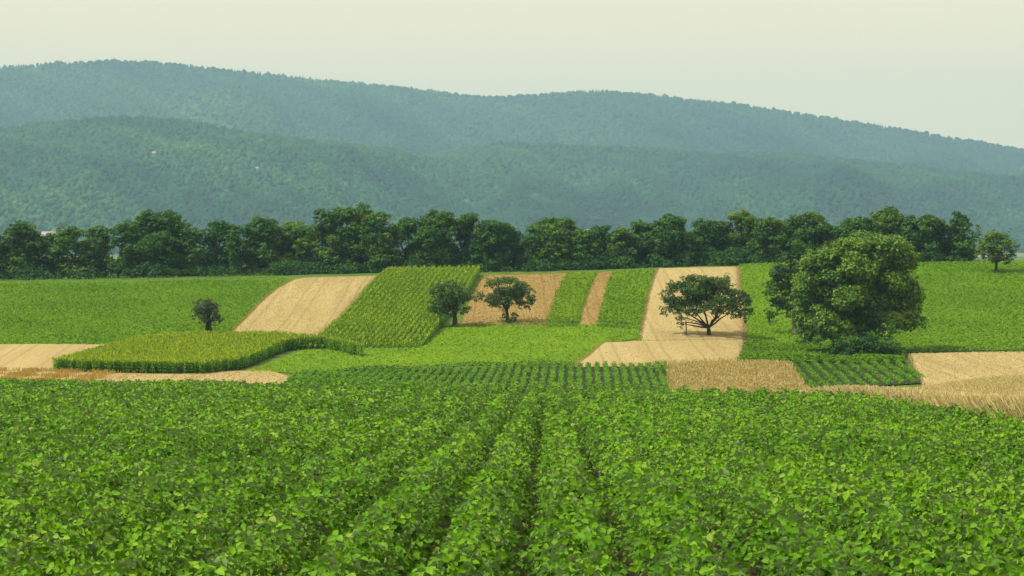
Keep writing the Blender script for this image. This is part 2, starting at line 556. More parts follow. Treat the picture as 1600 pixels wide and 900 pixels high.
meadow = Loft([(385, 581), (460, 584), (585, 578), (702, 573), (800, 571), (893, 571)],
              [(391, 578), (470, 548), (570, 544), (660, 536), (690, 513), (1000, 508)])
meadow_r = Loft([(893, 571), (920, 552), (938, 538), (998, 530)], [(1000, 508)] * 2)
maize_front = Loft([(86, 563), (142, 565), (249, 567), (320, 567), (370, 561), (400, 552), (421, 542), (446, 533), (482, 527), (517, 531), (568, 541.5)],
                   [(85, 561), (142, 546), (213, 528), (267, 521), (320, 520), (400, 520), (430, 520), (453, 522), (480, 524), (499, 526), (568, 540)], H=1.15)
stubble_l = Loft([(-140, 580), (0, 580), (100, 580), (230, 580)], [(-140, 539), (0, 539), (150, 539), (260, 539)], H=.05)
track_l = Loft([(-140, 601), (100, 603), (300, 605), (430, 605), (459, 592)], [(-140, 580), (100, 580), (300, 582), (420, 580), (458, 591)])
weeds_m = Loft([(1049, 616), (1120, 616), (1200, 616), (1268, 613)], [(1041, 569), (1100, 567), (1170, 564), (1234, 566)], H=.3)
rows_m = Loft([(440, 612), (600, 612), (800, 614), (1050, 616)], [(459, 588), (590, 580), (800, 574), (1041, 571)])
rows_r = Loft([(1268, 614), (1340, 607), (1400, 603), (1450, 600)], [(1234, 566), (1300, 564), (1350, 563), (1408, 563)])
wheat_r = Loft([(1452, 608), (1600, 606), (1760, 606)], [(1410, 562), (1420, 553), (1600, 550), (1760, 549)][1:], H=.4)
block_r = Loft([(1154, 560), (1200, 561), (1300, 561), (1414, 561)], [(1166, 528), (1210, 536), (1300, 540), (1410, 545)], H=.55)

green_left.sheet('field', M['meadow_g'])
wheat_a.sheet('field', M['wheat_g'], .42, True, .012)
maize_b.sheet('soil', M['soil'])
maize_front.sheet('soil', M['soil'])
brown_c.sheet('field', M['brown_g'], .1, True, .02)
pale_d.sheet('field', M['pale_g'], .05)
brown_e.sheet('field', M['brown_g'], .1, True, .02)
green_f.sheet('field', M['meadow_g'], .05)
wheat_g.sheet('field', M['wheat_g'], .42, True, .012)
wheat_h.sheet('field', M['wheat_g'], .42, True, .012)
green_r.sheet('field', M['meadow_g'])
strip_r.sheet('field', M['pale_g'])
meadow.sheet('meadow', M['pale_g'])
meadow_r.sheet('meadow', M['pale_g'])
stubble_l.sheet('field', M['wheat_g'], .03)
track_l.sheet('path', M['wheat_g'])
weeds_m.sheet('field', M['dry_g'], .12, True, .05)
rows_m.sheet('soil', M['shaded_weedy_soil'])
rows_r.sheet('soil', M['shaded_weedy_soil'])
wheat_r.sheet('field', M['wheat_g'], .35, True, .04)
block_r.sheet('soil', M['soil'])


def stuff(buf, name, mats, label, cat):
    return tag(buf.build(name, mats), label, cat, kind='stuff')


b = Buf(); low_crop(b, green_left.scatter(26), .28, .24)
stuff(b, 'field_crop', M['crop'], 'broad green leafy crop below the left end of the hedgerow', 'crop')
b = Buf(); low_crop(b, green_r.scatter(26), .28, .24, tone=(.55, .28))
stuff(b, 'field_crop', M['crop'], 'green leafy crop on the slope behind the big round tree', 'crop')
b = Buf(); low_crop(b, strip_r.scatter(26), .28, .24, tone=(.78, .22))
stuff(b, 'field_crop', M['crop'], 'lighter green crop strip between the tall wheat and the big round tree', 'crop')
b = Buf(); low_crop(b, meadow.scatter(24), .18, .20); low_crop(b, meadow_r.scatter(24), .18, .20)
stuff(b, 'meadow_grass', M['crop_pale'], 'bright yellow green meadow grass in front of the two small trees', 'grass')
b = Buf(); low_crop(b, pale_d.scatter(45), .38, .24)
stuff(b, 'field_crop', M['crop_pale'], 'yellow green crop in the narrow strip between two brown strips', 'crop')
b = Buf(); low_crop(b, green_f.scatter(45), .4, .26, tone=(.75, .25))
stuff(b, 'field_crop', M['crop'], 'fresh green crop strip beside the wheat of the lone orchard tree', 'crop')
b = Buf(); low_crop(b, block_r.scatter(60), .7, .26, tone=(.35, .25))
stuff(b, 'bushy_crop', M['crop'], 'dark bushy crop block at the foot of the big round tree', 'crop')
for lf, lab in ((wheat_a, 'ripe tan wheat in the strip left of the tall maize'), (wheat_g, 'ripe tan wheat climbing behind the lone orchard tree'),
                (wheat_h, 'ripe pale wheat in the wedge below the lone orchard tree'), (wheat_r, 'ripe pale wheat right of the short diagonal crop rows')):
    b = Buf(); stalks(b, lf.scatter(28), .465, .03, lean=.10, tone=(.5, .2))
    stuff(b, 'wheat', M['ear'], lab, 'wheat')
b = Buf(); stalks(b, weeds_m.scatter(40), .5, .05, tone=(.4, .3)); low_crop(b, weeds_m.scatter(5), .35, .22, mat=1)
stuff(b, 'dry_weeds', [M['dry'], M['crop_pale']], 'yellowed dry weed patch between the two fields of planted rows', 'weeds')
P = track_l.scatter(50); P = P[(P[:, 0] < -38.5 + rng.normal(size=len(P)) * 1.2) & (np.sin(P[:, 0] * 1.7) + np.sin(P[:, 1] * .9 + P[:, 0] * .4) + rng.normal(size=len(P)) * .6 > .35)]
b = Buf(); stalks(b, brown_c.scatter(7), .24, .05, tone=(.35, .3)); stalks(b, brown_e.scatter(7), .24, .05, tone=(.5, .3))
stuff(b, 'stubble', M['rust'], 'sparse short straw standing on the two brown strips', 'stubble')
b = Buf(); stalks(b, P, .38, .028)
stuff(b, 'rusty_grass', M['rust'], 'rust brown dry grass patch on the pale track at far left', 'grass')

b = Buf(); stalks(b, track_l.scatter(9), .14, .04); stalks(b, stubble_l.scatter(9), .12, .04)
stuff(b, 'stubble', M['ear'], 'short pale stubble around the yellow topped maize block', 'stubble')

# maize: rows along the strip, plants crowded in the row
nr = int(maize_b.wid / .72)
pts, hts = [], []
for r_ in range(nr + 1):
    n = int(maize_b.len / .17)
    u = (np.arange(n) + rng.random(n) * .8) / n
    hts.append(np.interp(u, [0, .06, .2, 1], [.35, .55, 1.15, 1.3]))
    pts.append(maize_b.at(u, np.clip(r_ / nr + rng.normal(size=n) * .0055, 0, 1)))
stuff(maize(np.concatenate(pts), np.concatenate(hts), .45), 'maize', [M['maize'], M['tassel']], 'tall green maize strip with visible rows running up the slope', 'maize')
stuff(maize(maize_front.scatter(17), 1.22, 1.0), 'maize', [M['maize'], M['tassel']], 'yellow topped maize block with a dark front edge by the pale track', 'maize')


def planted_rows(loft, spacing, label, skew):
    b = Buf()
    A, B = loft.A, loft.B
    x0, x1 = min(A[:, 0].min(), B[:, 0].min()), max(A[:, 0].max(), B[:, 0].max())
    for X in np.arange(x0, x1, spacing):
        n = int(34 * 70)
        Y = 209 + rng.random(n) * 40
        XX = X + (Y - 230) * skew + rng.normal(size=n) * .12
        qa = np.interp(XX, A[:, 0], A[:, 1]); qb = np.interp(XX, B[:, 0], B[:, 1])
        lo = np.interp(Y, [A[0, 1], B[0, 1]], [A[0, 0], B[0, 0]]); hi = np.interp(Y, [A[-1, 1], B[-1, 1]], [A[-1, 0], B[-1, 0]])
        k = (Y > qa) & (Y < qb) & (XX > lo) & (XX < hi)
        low_crop(b, np.stack([XX, Y], 1)[k], .52, .17)
    stuff(b, 'crop_rows', M['vine'], label, 'crop')


planted_rows(rows_m, .86, 'long straight green crop rows between meadow and soybean field', .027)
planted_rows(rows_r, 1.2, 'short green crop rows at the foot of the big round tree', .04)


def verge(pts, wid, h, dens, label, mat='herb', size=.22, lo=150):
    P = np.array([hit(x, y, 0, y0=lo) for x, y in pts])
    R = Loft.res(P, 200)
    L = np.linalg.norm(np.diff(P, axis=0), axis=1).sum()
    n = int(L * dens)
    q = rng.random(n) * 199
    i = q.astype(int)
    Q = R[i] + (R[np.minimum(i + 1, 199)] - R[i]) * (q - i)[:, None] + rng.normal(size=(n, 2)) * wid
    b = Buf(); low_crop(b, Q, h, size, tone=(.4, .3))
    stuff(b, 'verge_weeds', M[mat], label, 'weeds')


verge([(470, 588), (585, 581), (702, 576), (800, 574), (893, 572)], .25, .55, 60, 'dark weedy ditch edge along the lower side of the meadow')
verge([(857, 508), (880, 508), (902, 507)], .2, .5, 60, 'dark weed fringe below the narrow yellow green strip')
verge([(934, 507), (960, 508), (985, 509)], .2, .5, 60, 'dark weed fringe below the fresh green crop strip')
verge([(690, 512), (740, 511), (800, 509), (855, 509)], .35, .4, 40, 'short weeds at the foot of the two small trees', 'crop')
verge([(1412, 554), (1500, 554), (1600, 552), (1700, 551)], .4, .5, 50, 'dark weeds along the top edge of the right hand wheat')
verge([(1000, 569), (1100, 565), (1232, 564), (1300, 563), (1412, 562)], .25, .4, 40, 'low weeds between the pale wheat wedge and planted rows')
verge([(-140, 440), (100, 439), (300, 436), (440, 433)], .5, .5, 30, 'weeds along the foot of the hedgerow at far left', 'crop', .2, 300)

for lf, lab in ((wheat_g, 'thin green margin on the left edge of the tall wheat strip'), (pale_d, 'weedy margin between the wide brown strip and yellow green strip'),
                (brown_e, 'weedy margin on the left edge of the narrow brown strip'), (wheat_a, 'weedy margin on the left edge of the tan wheat strip')):
    q = rng.random(1400)
    P = lf.at(q, np.abs(rng.normal(size=1400)) * .006) + rng.normal(size=(1400, 2)) * .18
    b = Buf(); low_crop(b, P[np.sin(q * 37) + np.sin(q * 91) > -1], .5, .2, tone=(.5, .3))
    stuff(b, 'verge_weeds', M['crop'], lab, 'weeds')

# ------------------------------------------------------------------ foreground soybeans
b = Buf()
C0, RS = -.186 + .375, .75
for Y0, Y1, dens, sz in ((9, 22, 290, .055), (22, 36, 225, .060), (36, 60, 140, .072), (60, 134, 66, .096)):
    hw = .235 * Y1 + 6
    n = int((Y1 - Y0) * 2 * hw * dens)
    Y = Y0 + rng.random(n) * (Y1 - Y0)
    Xr = (rng.random(n) * 2 - 1) * hw
    kx = np.round((Xr - C0 - .0156 * Y) / RS)
    wob = .03 * np.sin(Y * .55 + kx * 2.1) + .02 * np.sin(Y * 1.7 + kx * 5.3)
    half = .325 + .045 * np.sin(Y * .8 + kx * 3.7) + .03 * np.sin(Y * 2.9 + kx)
    d = np.clip(rng.normal(size=n) * .155, -.40, .40)
    X = C0 + .0156 * Y + kx * RS + d + wob
    ok = (np.abs(X) < .235 * Y + 5.5) & (Y < soy_edge(X / Y * F + 800) + .4 * rng.normal(size=n))
    X, Y, d, half, kx = X[ok], Y[ok], d[ok], half[ok], kx[ok]
    n = len(X)
    clump = .5 + .5 * np.sin(Y * 2 * np.pi / .33 + kx * 1.9 + np.sin(Y * .7) * 2)
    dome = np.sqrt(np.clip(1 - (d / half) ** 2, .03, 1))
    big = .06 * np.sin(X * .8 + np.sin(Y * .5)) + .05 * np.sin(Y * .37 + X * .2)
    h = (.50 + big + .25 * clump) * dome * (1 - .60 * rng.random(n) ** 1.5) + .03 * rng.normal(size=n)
    P = np.stack([X, Y, zg(X, Y) + np.maximum(h, .04)], 1)
    tilt = unit(rand_dirs(n) * .62 + np.stack([d * 1.8, 0 * d - .15, 0 * d + .70], 1))
    a = rng.random(n) * 2 * np.pi
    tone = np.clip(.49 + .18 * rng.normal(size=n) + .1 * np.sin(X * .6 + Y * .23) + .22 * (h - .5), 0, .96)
    tone[rng.random(n) < .012] = 1.0
    for i in range(3):
        aa = a + (i - 1) * 1.75 + rng.normal(size=n) * .2
        T = np.stack([np.cos(aa), np.sin(aa), rng.normal(size=n) * .25 - .1], 1)
        N = unit(tilt + rand_dirs(n) * .62)
        L = sz * (.75 + .5 * rng.random(n)) * (1.12 if i == 1 else 1)
        V, Fq = leaves6(P + T * .012, N, T, L, .78, .3 + .3 * rng.random())
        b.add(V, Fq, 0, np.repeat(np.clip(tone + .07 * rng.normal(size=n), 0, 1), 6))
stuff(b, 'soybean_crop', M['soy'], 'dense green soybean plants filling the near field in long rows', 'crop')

# soil under the soybeans
xs_, ys_ = np.arange(-38, 39, 1.0), np.arange(-8, 136, 1.0)
gx, gy = np.meshgrid(xs_, ys_, indexing='ij')
ok = gy <= soy_edge(gx / np.maximum(gy, 8) * F + 800) + 1.0
nn = len(ys_)
V = np.stack([gx, gy, zg(gx, gy) + .008], -1).reshape(-1, 3)
i, j = np.meshgrid(np.arange(len(xs_) - 1), np.arange(nn - 1), indexing='ij')
sel = (ok[:-1, :-1] & ok[1:, 1:]).ravel()
k = (i * nn + j).ravel()[sel]
tag(Buf().add(V, np.stack([k, k + nn, k + nn + 1, k + 1], 1)).build('soil', M['soil'], smooth=True), kind='structure')

# tall dry grass beyond the soybeans on the right
n = 420000
px = 1270 + rng.random(n) ** .85 * 800
Y = soy_edge(px) + .3 + rng.random(n) ** 1.15 * np.interp(px, [1270, 1400, 1600, 1800], [45, 70, 100, 110])
P = np.stack([(px - 800) / F * Y, Y], 1)
b = Buf(); stalks(b, P, np.interp(px, [1270, 1330, 1450, 1600], [.72, .85, .9, .95]), .008, lean=.36, tone=(.55, .25))
stuff(b, 'dry_grass', M['dry'], 'tall pale dry grass bordering the soybean field at far right', 'grass')
gx = np.linspace(1262, 2100, 60); gv = np.linspace(0, 1, 40)
pp, vv = np.meshgrid(gx, gv, indexing='ij')
YY = soy_edge(pp) + .2 + vv * (np.interp(pp, [1262, 1400, 1600, 1800], [140, 150, 165, 172]))
XX = (pp - 800) / F * YY
V = np.stack([XX, YY, zg(XX, YY) + .02], -1).reshape(-1, 3)
i, j = np.meshgrid(np.arange(59), np.arange(39), indexing='ij'); k = (i * 40 + j).ravel()
tag(Buf().add(V, np.stack([k, k + 40, k + 41, k + 1], 1)).build('field', M['dry_g'], smooth=True), kind='structure')


# ------------------------------------------------------------------ wooded hills
def hill(name, ridge, D0, D1, px0, px1, power, forest_label, spacing, t_lo, conifer, tree_h, spurs, mat):
    rp, ry = zip(*ridge)
    npx, ntt = 150, 70
    pxs = np.linspace(px0, px1, npx)
    zr = CZ + (HOR - np.interp(pxs, rp, ry)) / F * D1 - tree_h * .72
    ker = np.ones(5) / 5
    zr = np.convolve(np.pad(zr, 2, mode='edge'), ker, mode='valid')
    zb = -22 + CZ - .5

    def surf(px, t):
        """t 0 at the foot, 1 at the ridge, above 1 down the far side"""
        Y = D0 + t * (D1 - D0)
        R = np.interp(px, pxs, zr)
        tt = np.minimum(t, 1)
        s = np.clip(tt, 0, 1) ** power
        z = zb + (R - zb) * s
        win = np.clip(tt, 0, 1) * np.clip(1 - tt, 0, 1) * 4
        und = 0
        for amp, fx, ft, ph in spurs:
            und = und + amp * np.sin(px * fx + ph + 1.2 * np.sin(t * ft + ph)) * np.cos(t * ft * .7 + px * fx * .4)
        z = z + und * win
        z = np.where(t > 1, R - (t - 1) * (R - zb) * 1.2, z)
        return (px - 800) / F * Y, Y, z

    ts = np.concatenate([np.linspace(0, 1, ntt - 8), np.linspace(1.03, 1.28, 8)])
    p_, t_ = np.meshgrid(pxs, ts, indexing='ij')
    X, Y, Z = surf(p_, t_)
    V = np.stack([X, Y, Z], -1).reshape(-1, 3)
    i, j = np.meshgrid(np.arange(npx - 1), np.arange(ntt - 1), indexing='ij'); k = (i * ntt + j).ravel()
    tag(Buf().add(V, np.stack([k, k + ntt, k + ntt + 1, k + 1], 1)).build('hill', M['hill'], smooth=True), kind='structure')
    # forest
    area = (px1 - px0) / F * (D0 + D1) / 2 * (D1 - D0) * (1 - t_lo)
    n = int(area / spacing ** 2)
    px = px0 + rng.random(n) * (px1 - px0)
    t = t_lo + rng.random(n) * (1.03 - t_lo)
    # crowd the skyline
    n2 = int((px1 - px0) / F * D1 / spacing * 1.6)
    px = np.concatenate([px, px0 + rng.random(n2) * (px1 - px0)]); t = np.concatenate([t, .985 + rng.random(n2) * .03])
    X, Y, Z = surf(px, t)
    stand = np.sin(px * .021 + 2 * np.sin(t * 7)) * np.sin(t * 13 + px * .009) + .5 * np.sin(px * .07 + t * 31)
    n = len(X)
    h = tree_h * (.65 + .5 * rng.random(n))
    con = rng.random(n) < np.clip(conifer + .35 * stand, 0, .95)
    wide = np.sin(px * .0065 + 3 * t + 1) * np.sin(t * 5.5 + px * .004)
    tone = np.clip(.43 + .22 * stand + .30 * wide + .07 * rng.normal(size=n), 0, 1)
    tone = np.where(con, tone * .45, tone)
    b = Buf()
    # broadleaf: jittered icosahedra
    g = (1 + 5 ** .5) / 2
    ico = unit(np.array([(-1, g, 0), (1, g, 0), (-1, -g, 0), (1, -g, 0), (0, -1, g), (0, 1, g), (0, -1, -g), (0, 1, -g), (g, 0, -1), (g, 0, 1), (-g, 0, -1), (-g, 0, 1)], float))
    icf = np.array([(0, 11, 5), (0, 5, 1), (0, 1, 7), (0, 7, 10), (0, 10, 11), (1, 5, 9), (5, 11, 4), (11, 10, 2), (10, 7, 6), (7, 1, 8),
                    (3, 9, 4), (3, 4, 2), (3, 2, 6), (3, 6, 8), (3, 8, 9), (4, 9, 5), (2, 4, 11), (6, 2, 10), (8, 6, 7), (9, 8, 1)])
    q = np.nonzero(~con)[0]; nb = len(q)
    r = h[q] * (.34 + .16 * rng.random(nb))
    jit = 1 + .32 * rng.normal(size=(nb, 12, 1))
    V = ico[None] * jit * np.stack([r, r, h[q] * .5], 1)[:, None, :] + np.stack([X[q], Y[q], Z[q] + h[q] * .52], 1)[:, None, :]
    b.add(V.reshape(-1, 3), (np.arange(nb)[:, None, None] * 12 + icf[None]).reshape(-1, 3), 0, np.repeat(tone[q], 12))
    # conifers: two stacked ragged cones
    q = np.nonzero(con)[0]; nc = len(q)
    th = np.arange(6) / 6 * 2 * np.pi
    for lo, hi, rr in ((0, .7, .24), (.4, 1.12, .16)):
        R = h[q][:, None] * rr * (1 + .3 * rng.normal(size=(nc, 6)))
        ring = np.stack([X[q][:, None] + R * np.cos(th), Y[q][:, None] + R * np.sin(th), np.broadcast_to((Z[q] + h[q] * lo)[:, None], (nc, 6))], -1)
        tip = np.stack([X[q], Y[q], Z[q] + h[q] * hi], 1)[:, None, :]
        V = np.concatenate([ring, tip], 1)
        f = np.array([(a, (a + 1) % 6, 6) for a in range(6)])
        b.add(V.reshape(-1, 3), (np.arange(nc)[:, None, None] * 7 + f[None]).reshape(-1, 3), 0, np.repeat(tone[q], 7))
    stuff(b, name, mat, forest_label, 'forest')
    return surf


M['hill'] = ground_mat('hill_ground', [(.3, (.02, .05, .015)), (.7, (.04, .085, .02))], .02)
M['forest'] = leaf_mat('forest_leaf', [(0, (.004, .030, .015)), (.45, (.014, .068, .021)), (.8, (.036, .108, .022)), (1, (.08, .155, .03))], rough=.8, trans=0, spec=.1)

RIDGE3 = [(-800, 190), (-400, 140), (-150, 116), (0, 104), (100, 97), (170, 94), (250, 97), (330, 106), (430, 117), (520, 127), (600, 133), (680, 143), (760, 153), (800, 151),
          (860, 146), (940, 141), (1010, 147), (1060, 153), (1130, 160), (1200, 170), (1300, 185), (1400, 200), (1500, 217), (1600, 234), (1800, 270), (2400, 340)]
RIDGE1 = [(-800, 260), (-300, 222), (-50, 206), (60, 192), (200, 181), (300, 189), (380, 206), (500, 218), (620, 236), (750, 262), (850, 288), (920, 312), (980, 345), (1040, 372), (1100, 380), (2400, 380)]
RIDGE2 = [(-800, 330), (300, 300), (560, 262), (680, 244), (740, 228), (800, 222), (950, 228), (1100, 237), (1250, 240), (1400, 257), (1600, 279), (1900, 310), (2400, 350)]
s3 = hill('forest', RIDGE3, 4300, 6600, -420, 2020, 1.0, 'hazy blue green forest covering the highest far ridge', 9.5, .30, .35, 14,
          [(44, .008, 3.0, .4), (26, .021, 5.0, 1.7), (13, .05, 9.0, .2)], M['forest'])
s2 = hill('forest', RIDGE2, 3300, 4600, 350, 1950, .85, 'green wooded middle hill behind the big round tree', 7.4, .0, .22, 10,
          [(24, .010, 3.5, 2.4), (14, .027, 6.0, .6), (7, .06, 9.0, 1.1)], M['forest'])
s1 = hill('forest', RIDGE1, 3000, 4000, -300, 1060, .8, 'rounded wooded near hill rising above the left half of the hedgerow', 6.2, .0, .25, 9,
          [(18, .009, 3.0, .9), (11, .024, 6.0, 2.6), (6, .06, 11.0, .3)], M['forest'])


# ------------------------------------------------------------------ trees
def leafy(buf, lobes, leaf, per_m2, sub, tone, tone_sd=.16, up=.35, rcs=1.0):
    """lobes: rows (x, y, z, rx, ry, rz); each lobe is a cluster of small leaf clumps"""
    lobes = np.asarray(lobes, float)
    for lb in lobes:
        c, r = lb[:3], lb[3:]
        ns = max(3, int(sub * (r.mean() ** 2)))
        d = rand_dirs(ns) * (rng.random((ns, 1)) ** (1 / 3)) * .85
        cc = c + d * r
        rc = np.minimum(r.mean() * .6, rcs * (.25 + .35 * rng.random(ns) * min(1.6, r.mean())))
        lt = tone + rng.normal() * tone_sd * .7
        for q, rq in zip(cc, rc):
            n = max(6, int(per_m2 * 4 * np.pi * rq * rq * .5))
            dd = rand_dirs(n)
            dd[:, 2] = np.abs(dd[:, 2]) * np.where(rng.random(n) < .78, 1, -1)
            P = q + dd * rq * (.55 + .5 * rng.random((n, 1))) * np.array([1.1, 1.1, .8])
            N = unit(dd * .8 + rand_dirs(n) * .6 + [0, 0, up])
            V, Fq = leaves(P, N, leaf * (.65 + .7 * rng.random(n)), .7)
            buf.add(V, Fq, 0, np.repeat(np.clip(lt + rng.normal() * tone_sd * .5 + rng.normal(size=n) * tone_sd, 0, 1), 4))


def limb(buf, a, c, r0, r1, bend=.12, n=6):
    a, c = np.asarray(a, float), np.asarray(c, float)
    L = np.linalg.norm(c - a)
    t = np.linspace(0, 1, n)[:, None]
    off = rng.normal(size=3) * L * bend
    off[2] = abs(off[2]) * .5
    path = a + (c - a) * t + off * np.sin(np.pi * t) + rng.normal(size=(n, 3)) * L * .012 * np.sin(np.pi * t)
    buf.add(*tube(path, np.linspace(r0, r1, n)))
    return path


M['leaf_hedge'] = leaf_mat('hedgerow_leaf', [(0, (.008, .050, .012)), (.35, (.022, .095, .011)), (.7, (.055, .15, .009)), (1, (.13, .21, .010))], rough=.6, trans=.2, spec=.25)
M['leaf_round'] = leaf_mat('round_tree_leaf', [(0, (.010, .048, .004)), (.4, (.034, .11, .005)), (.75, (.078, .19, .008)), (1, (.15, .27, .02))], rough=.55, trans=.25, spec=.3)
M['leaf_orchard'] = leaf_mat('orchard_leaf', [(0, (.010, .045, .008)), (.4, (.026, .085, .010)), (.75, (.055, .13, .012)), (1, (.11, .16, .025))], rough=.55, trans=.2, spec=.3)
M['leaf_dusky'] = leaf_mat('dusky_leaf', [(0, (.012, .032, .012)), (.5, (.035, .065, .022)), (1, (.085, .12, .05))], rough=.6, trans=.2, spec=.3)


def photo_tree(name, label, cat, base, lobes, leaf_m, leaf, per, sub, tone, trunks, trunk_r, fork, bark='bark', group=None, dy=0.0, limbs=10, depth=.8, tsd=.18, rcs=1.0):
    """base: photo pixel of the foot; lobes (px, row, rx, ry) read off the photo at the tree's own distance"""
    o = on(*base)
    Y = o[1] + dy
    o = np.array([(base[0] - 800) / F * Y, Y, float(zg((base[0] - 800) / F * Y, Y))])
    s = Y / F
    L = np.array(lobes, float)
    x = (L[:, 0] - 800) * s - o[0]
    z = CZ - (L[:, 1] - HOR) * s - o[2]
    rx, rz = L[:, 2] * s, L[:, 3] * s
    cx, hw = (x.min() + x.max()) / 2, (x.max() - x.min()) / 2 + .3
    span = np.sqrt(np.clip(1 - ((x - cx) / (hw * 1.1)) ** 2, .05, 1)) * hw * depth
    rows = []
    for k in range(len(L)):
        yy = span[k] * (rng.random() * 1.5 - .9)
        rows.append((x[k], yy, z[k], rx[k], (rx[k] + rz[k]) / 2, rz[k]))
        rows.append((x[k] * .97 + rng.normal() * rx[k] * .2, -yy * .9 + rng.normal() * .2, z[k] - rz[k] * .1, rx[k] * .9, (rx[k] + rz[k]) / 2, rz[k] * .9))
    sprigs = []
    for r_ in rows:                                   # small sprays that break the outline
        for _ in range(2):
            a = rng.random() * 2 * np.pi
            k = 1.0 + .35 * rng.random()
            q = .28 * (.7 + .6 * rng.random())
            sprigs.append((r_[0] + math.cos(a) * r_[3] * k, r_[1] + rng.normal() * r_[4] * .5, r_[2] + math.sin(a) * r_[5] * k, q * 1.2, q, q))
    rows = np.array(rows)
    root = empty(name, o, label, cat, group)
    tb = Buf()
    fz = CZ - (fork[1] - HOR) * s - o[2]
    fx = (fork[0] - 800) * s - o[0]
    tops = []
    for tx in trunks:
        bx = (tx - 800) * s - o[0]
        limb(tb, (bx, 0, -.15), (fx + (bx - fx) * .5, 0, fz), trunk_r * 1.25, trunk_r * .85, .03)
        tops.append(np.array([fx + (bx - fx) * .5, 0, fz]))
    pick = rng.choice(len(rows), min(limbs, len(rows)), replace=False)
    for q in pick:
        st = tops[int(rng.integers(len(tops)))]
        pth = limb(tb, st, rows[q, :3], trunk_r * .5, trunk_r * .10, .10)
        for _ in range(2):
            j = int(rng.integers(2, 5))
            limb(tb, pth[j], pth[j] + rng.normal(size=3) * rows[q, 3] * .9 + [0, 0, .2], trunk_r * .2, trunk_r * .05, .1, 4)
    tb.build('trunk', M[bark], root, True)
    cb = Buf()
    leafy(cb, rows, leaf, per, sub, tone, tsd, .35, rcs); leafy(cb, sprigs, leaf, per, 10, tone, tsd)
    cb.build('crown', M[leaf_m], root)
    return root


photo_tree('round_tree', 'big round bushy deciduous tree with crown almost touching the ground', 'tree', (1345, 556),
           [(1357, 380, 34, 14), (1320, 391, 28, 16), (1393, 385, 26, 16), (1275, 415, 28, 22), (1414, 404, 19, 20), (1333, 417, 30, 22), (1373, 412, 28, 22), (1400, 439, 26, 20),
            (1425, 455, 17, 20), (1252, 460, 18, 20), (1280, 452, 26, 22), (1320, 460, 28, 20), (1368, 468, 26, 18), (1400, 473, 24, 16), (1430, 481, 11, 13), (1433, 500, 7, 12),
            (1249, 489, 13, 16), (1275, 495, 24, 22), (1262, 516, 13, 18), (1283, 513, 16, 16), (1309, 489, 18, 16), (1347, 492, 22, 16), (1387, 497, 22, 13), (1414, 497, 18, 14),
            (1345, 440, 30, 20), (1300, 433, 24, 18), (1298, 400, 18, 14), (1340, 378, 20, 10), (1380, 376, 18, 10),
            (1320, 515, 16, 12), (1350, 513, 18, 12), (1378, 515, 16, 12), (1300, 518, 12, 14), (1400, 512, 14, 10), (1425, 508, 10, 8), (1290, 470, 18, 18), (1258, 440, 16, 16), (1435, 470, 8, 10)],
           'leaf_round', .27, 34, 12, .76, [1345], .45, (1345, 500), depth=.85, limbs=7, tsd=.24, rcs=1.55)
photo_tree('slender_tree', 'ragged tree with drooping left side behind the big round tree', 'tree', (1241, 528),
           [(1248, 383, 15, 11), (1236, 401, 15, 13), (1221, 428, 18, 18), (1205, 452, 11, 13), (1227, 452, 15, 14), (1213, 473, 13, 11), (1204, 495, 7, 11), (1225, 476, 11, 9),
            (1237, 484, 8, 14), (1243, 415, 13, 15), (1250, 440, 12, 14), (1255, 465, 10, 16)],
           'leaf_round', .25, 28, 13, .38, [1241], .22, (1242, 485), bark='bark_pale', dy=2.5, depth=.6)
photo_tree('orchard_tree', 'lone spreading orchard tree with forked dark trunk in the wheat', 'tree', (1107, 530),
           [(1083, 438, 17, 8), (1110, 437, 17, 8), (1130, 438, 13, 8), (1050, 449, 12, 7), (1064, 449, 15, 10), (1080, 451, 18, 12), (1101, 449, 22, 12), (1123, 449, 20, 11),
            (1143, 458, 17, 10), (1161, 464, 13, 8), (1169, 474, 8, 12), (1168, 489, 8, 9), (1154, 489, 11, 8), (1138, 484, 9, 8), (1051, 476, 18, 10), (1037, 487, 7, 6),
            (1068, 473, 18, 10), (1090, 472, 15, 10), (1086, 460, 20, 12), (1106, 464, 20, 11), (1126, 470, 16, 10), (1077, 486, 10, 5), (1063, 496, 5, 6), (1061, 504, 4, 6),
            (1121, 492, 7, 5), (1143, 471, 11, 8), (1043, 457, 8, 7), (1090, 485, 14, 6), (1122, 483, 12, 7), (1150, 480, 13, 9), (1060, 485, 12, 7), (1045, 468, 10, 8), (1106, 478, 14, 7)],
           'leaf_orchard', .20, 32, 17, .56, [1107], .24, (1107, 512), limbs=10, depth=.8)
photo_tree('fruit_tree', 'dark small fruit tree next to the tall maize strip', 'tree', (711, 511),
           [(676, 454, 8, 6), (689, 449, 12, 7), (704, 447, 12, 7), (718, 450, 11, 7), (677, 479, 9, 10), (691, 466, 14, 12), (710, 465, 14, 12), (725, 464, 11, 10), (736, 465, 9, 6),
            (689, 485, 12, 8), (707, 484, 12, 8), (725, 485, 9, 6)],
           'leaf_orchard', .19, 34, 22, .54, [709, 713], .22, (711, 496), depth=.85, limbs=6)
photo_tree('fruit_tree', 'lopsided fruit tree with a dark bush at its foot', 'tree', (792, 505),
           [(766, 443, 9, 6), (779, 440, 12, 6), (797, 438, 14, 6), (811, 446, 11, 7), (822, 455, 12, 9), (831, 470, 7, 9), (823, 478, 7, 5), (807, 457, 15, 12), (786, 457, 16, 11),
            (770, 466, 14, 9), (752, 464, 9, 5), (773, 475, 12, 6), (814, 469, 12, 9), (793, 473, 9, 11)],
           'leaf_orchard', .19, 34, 22, .60, [792], .20, (792, 486), depth=.85, limbs=6)
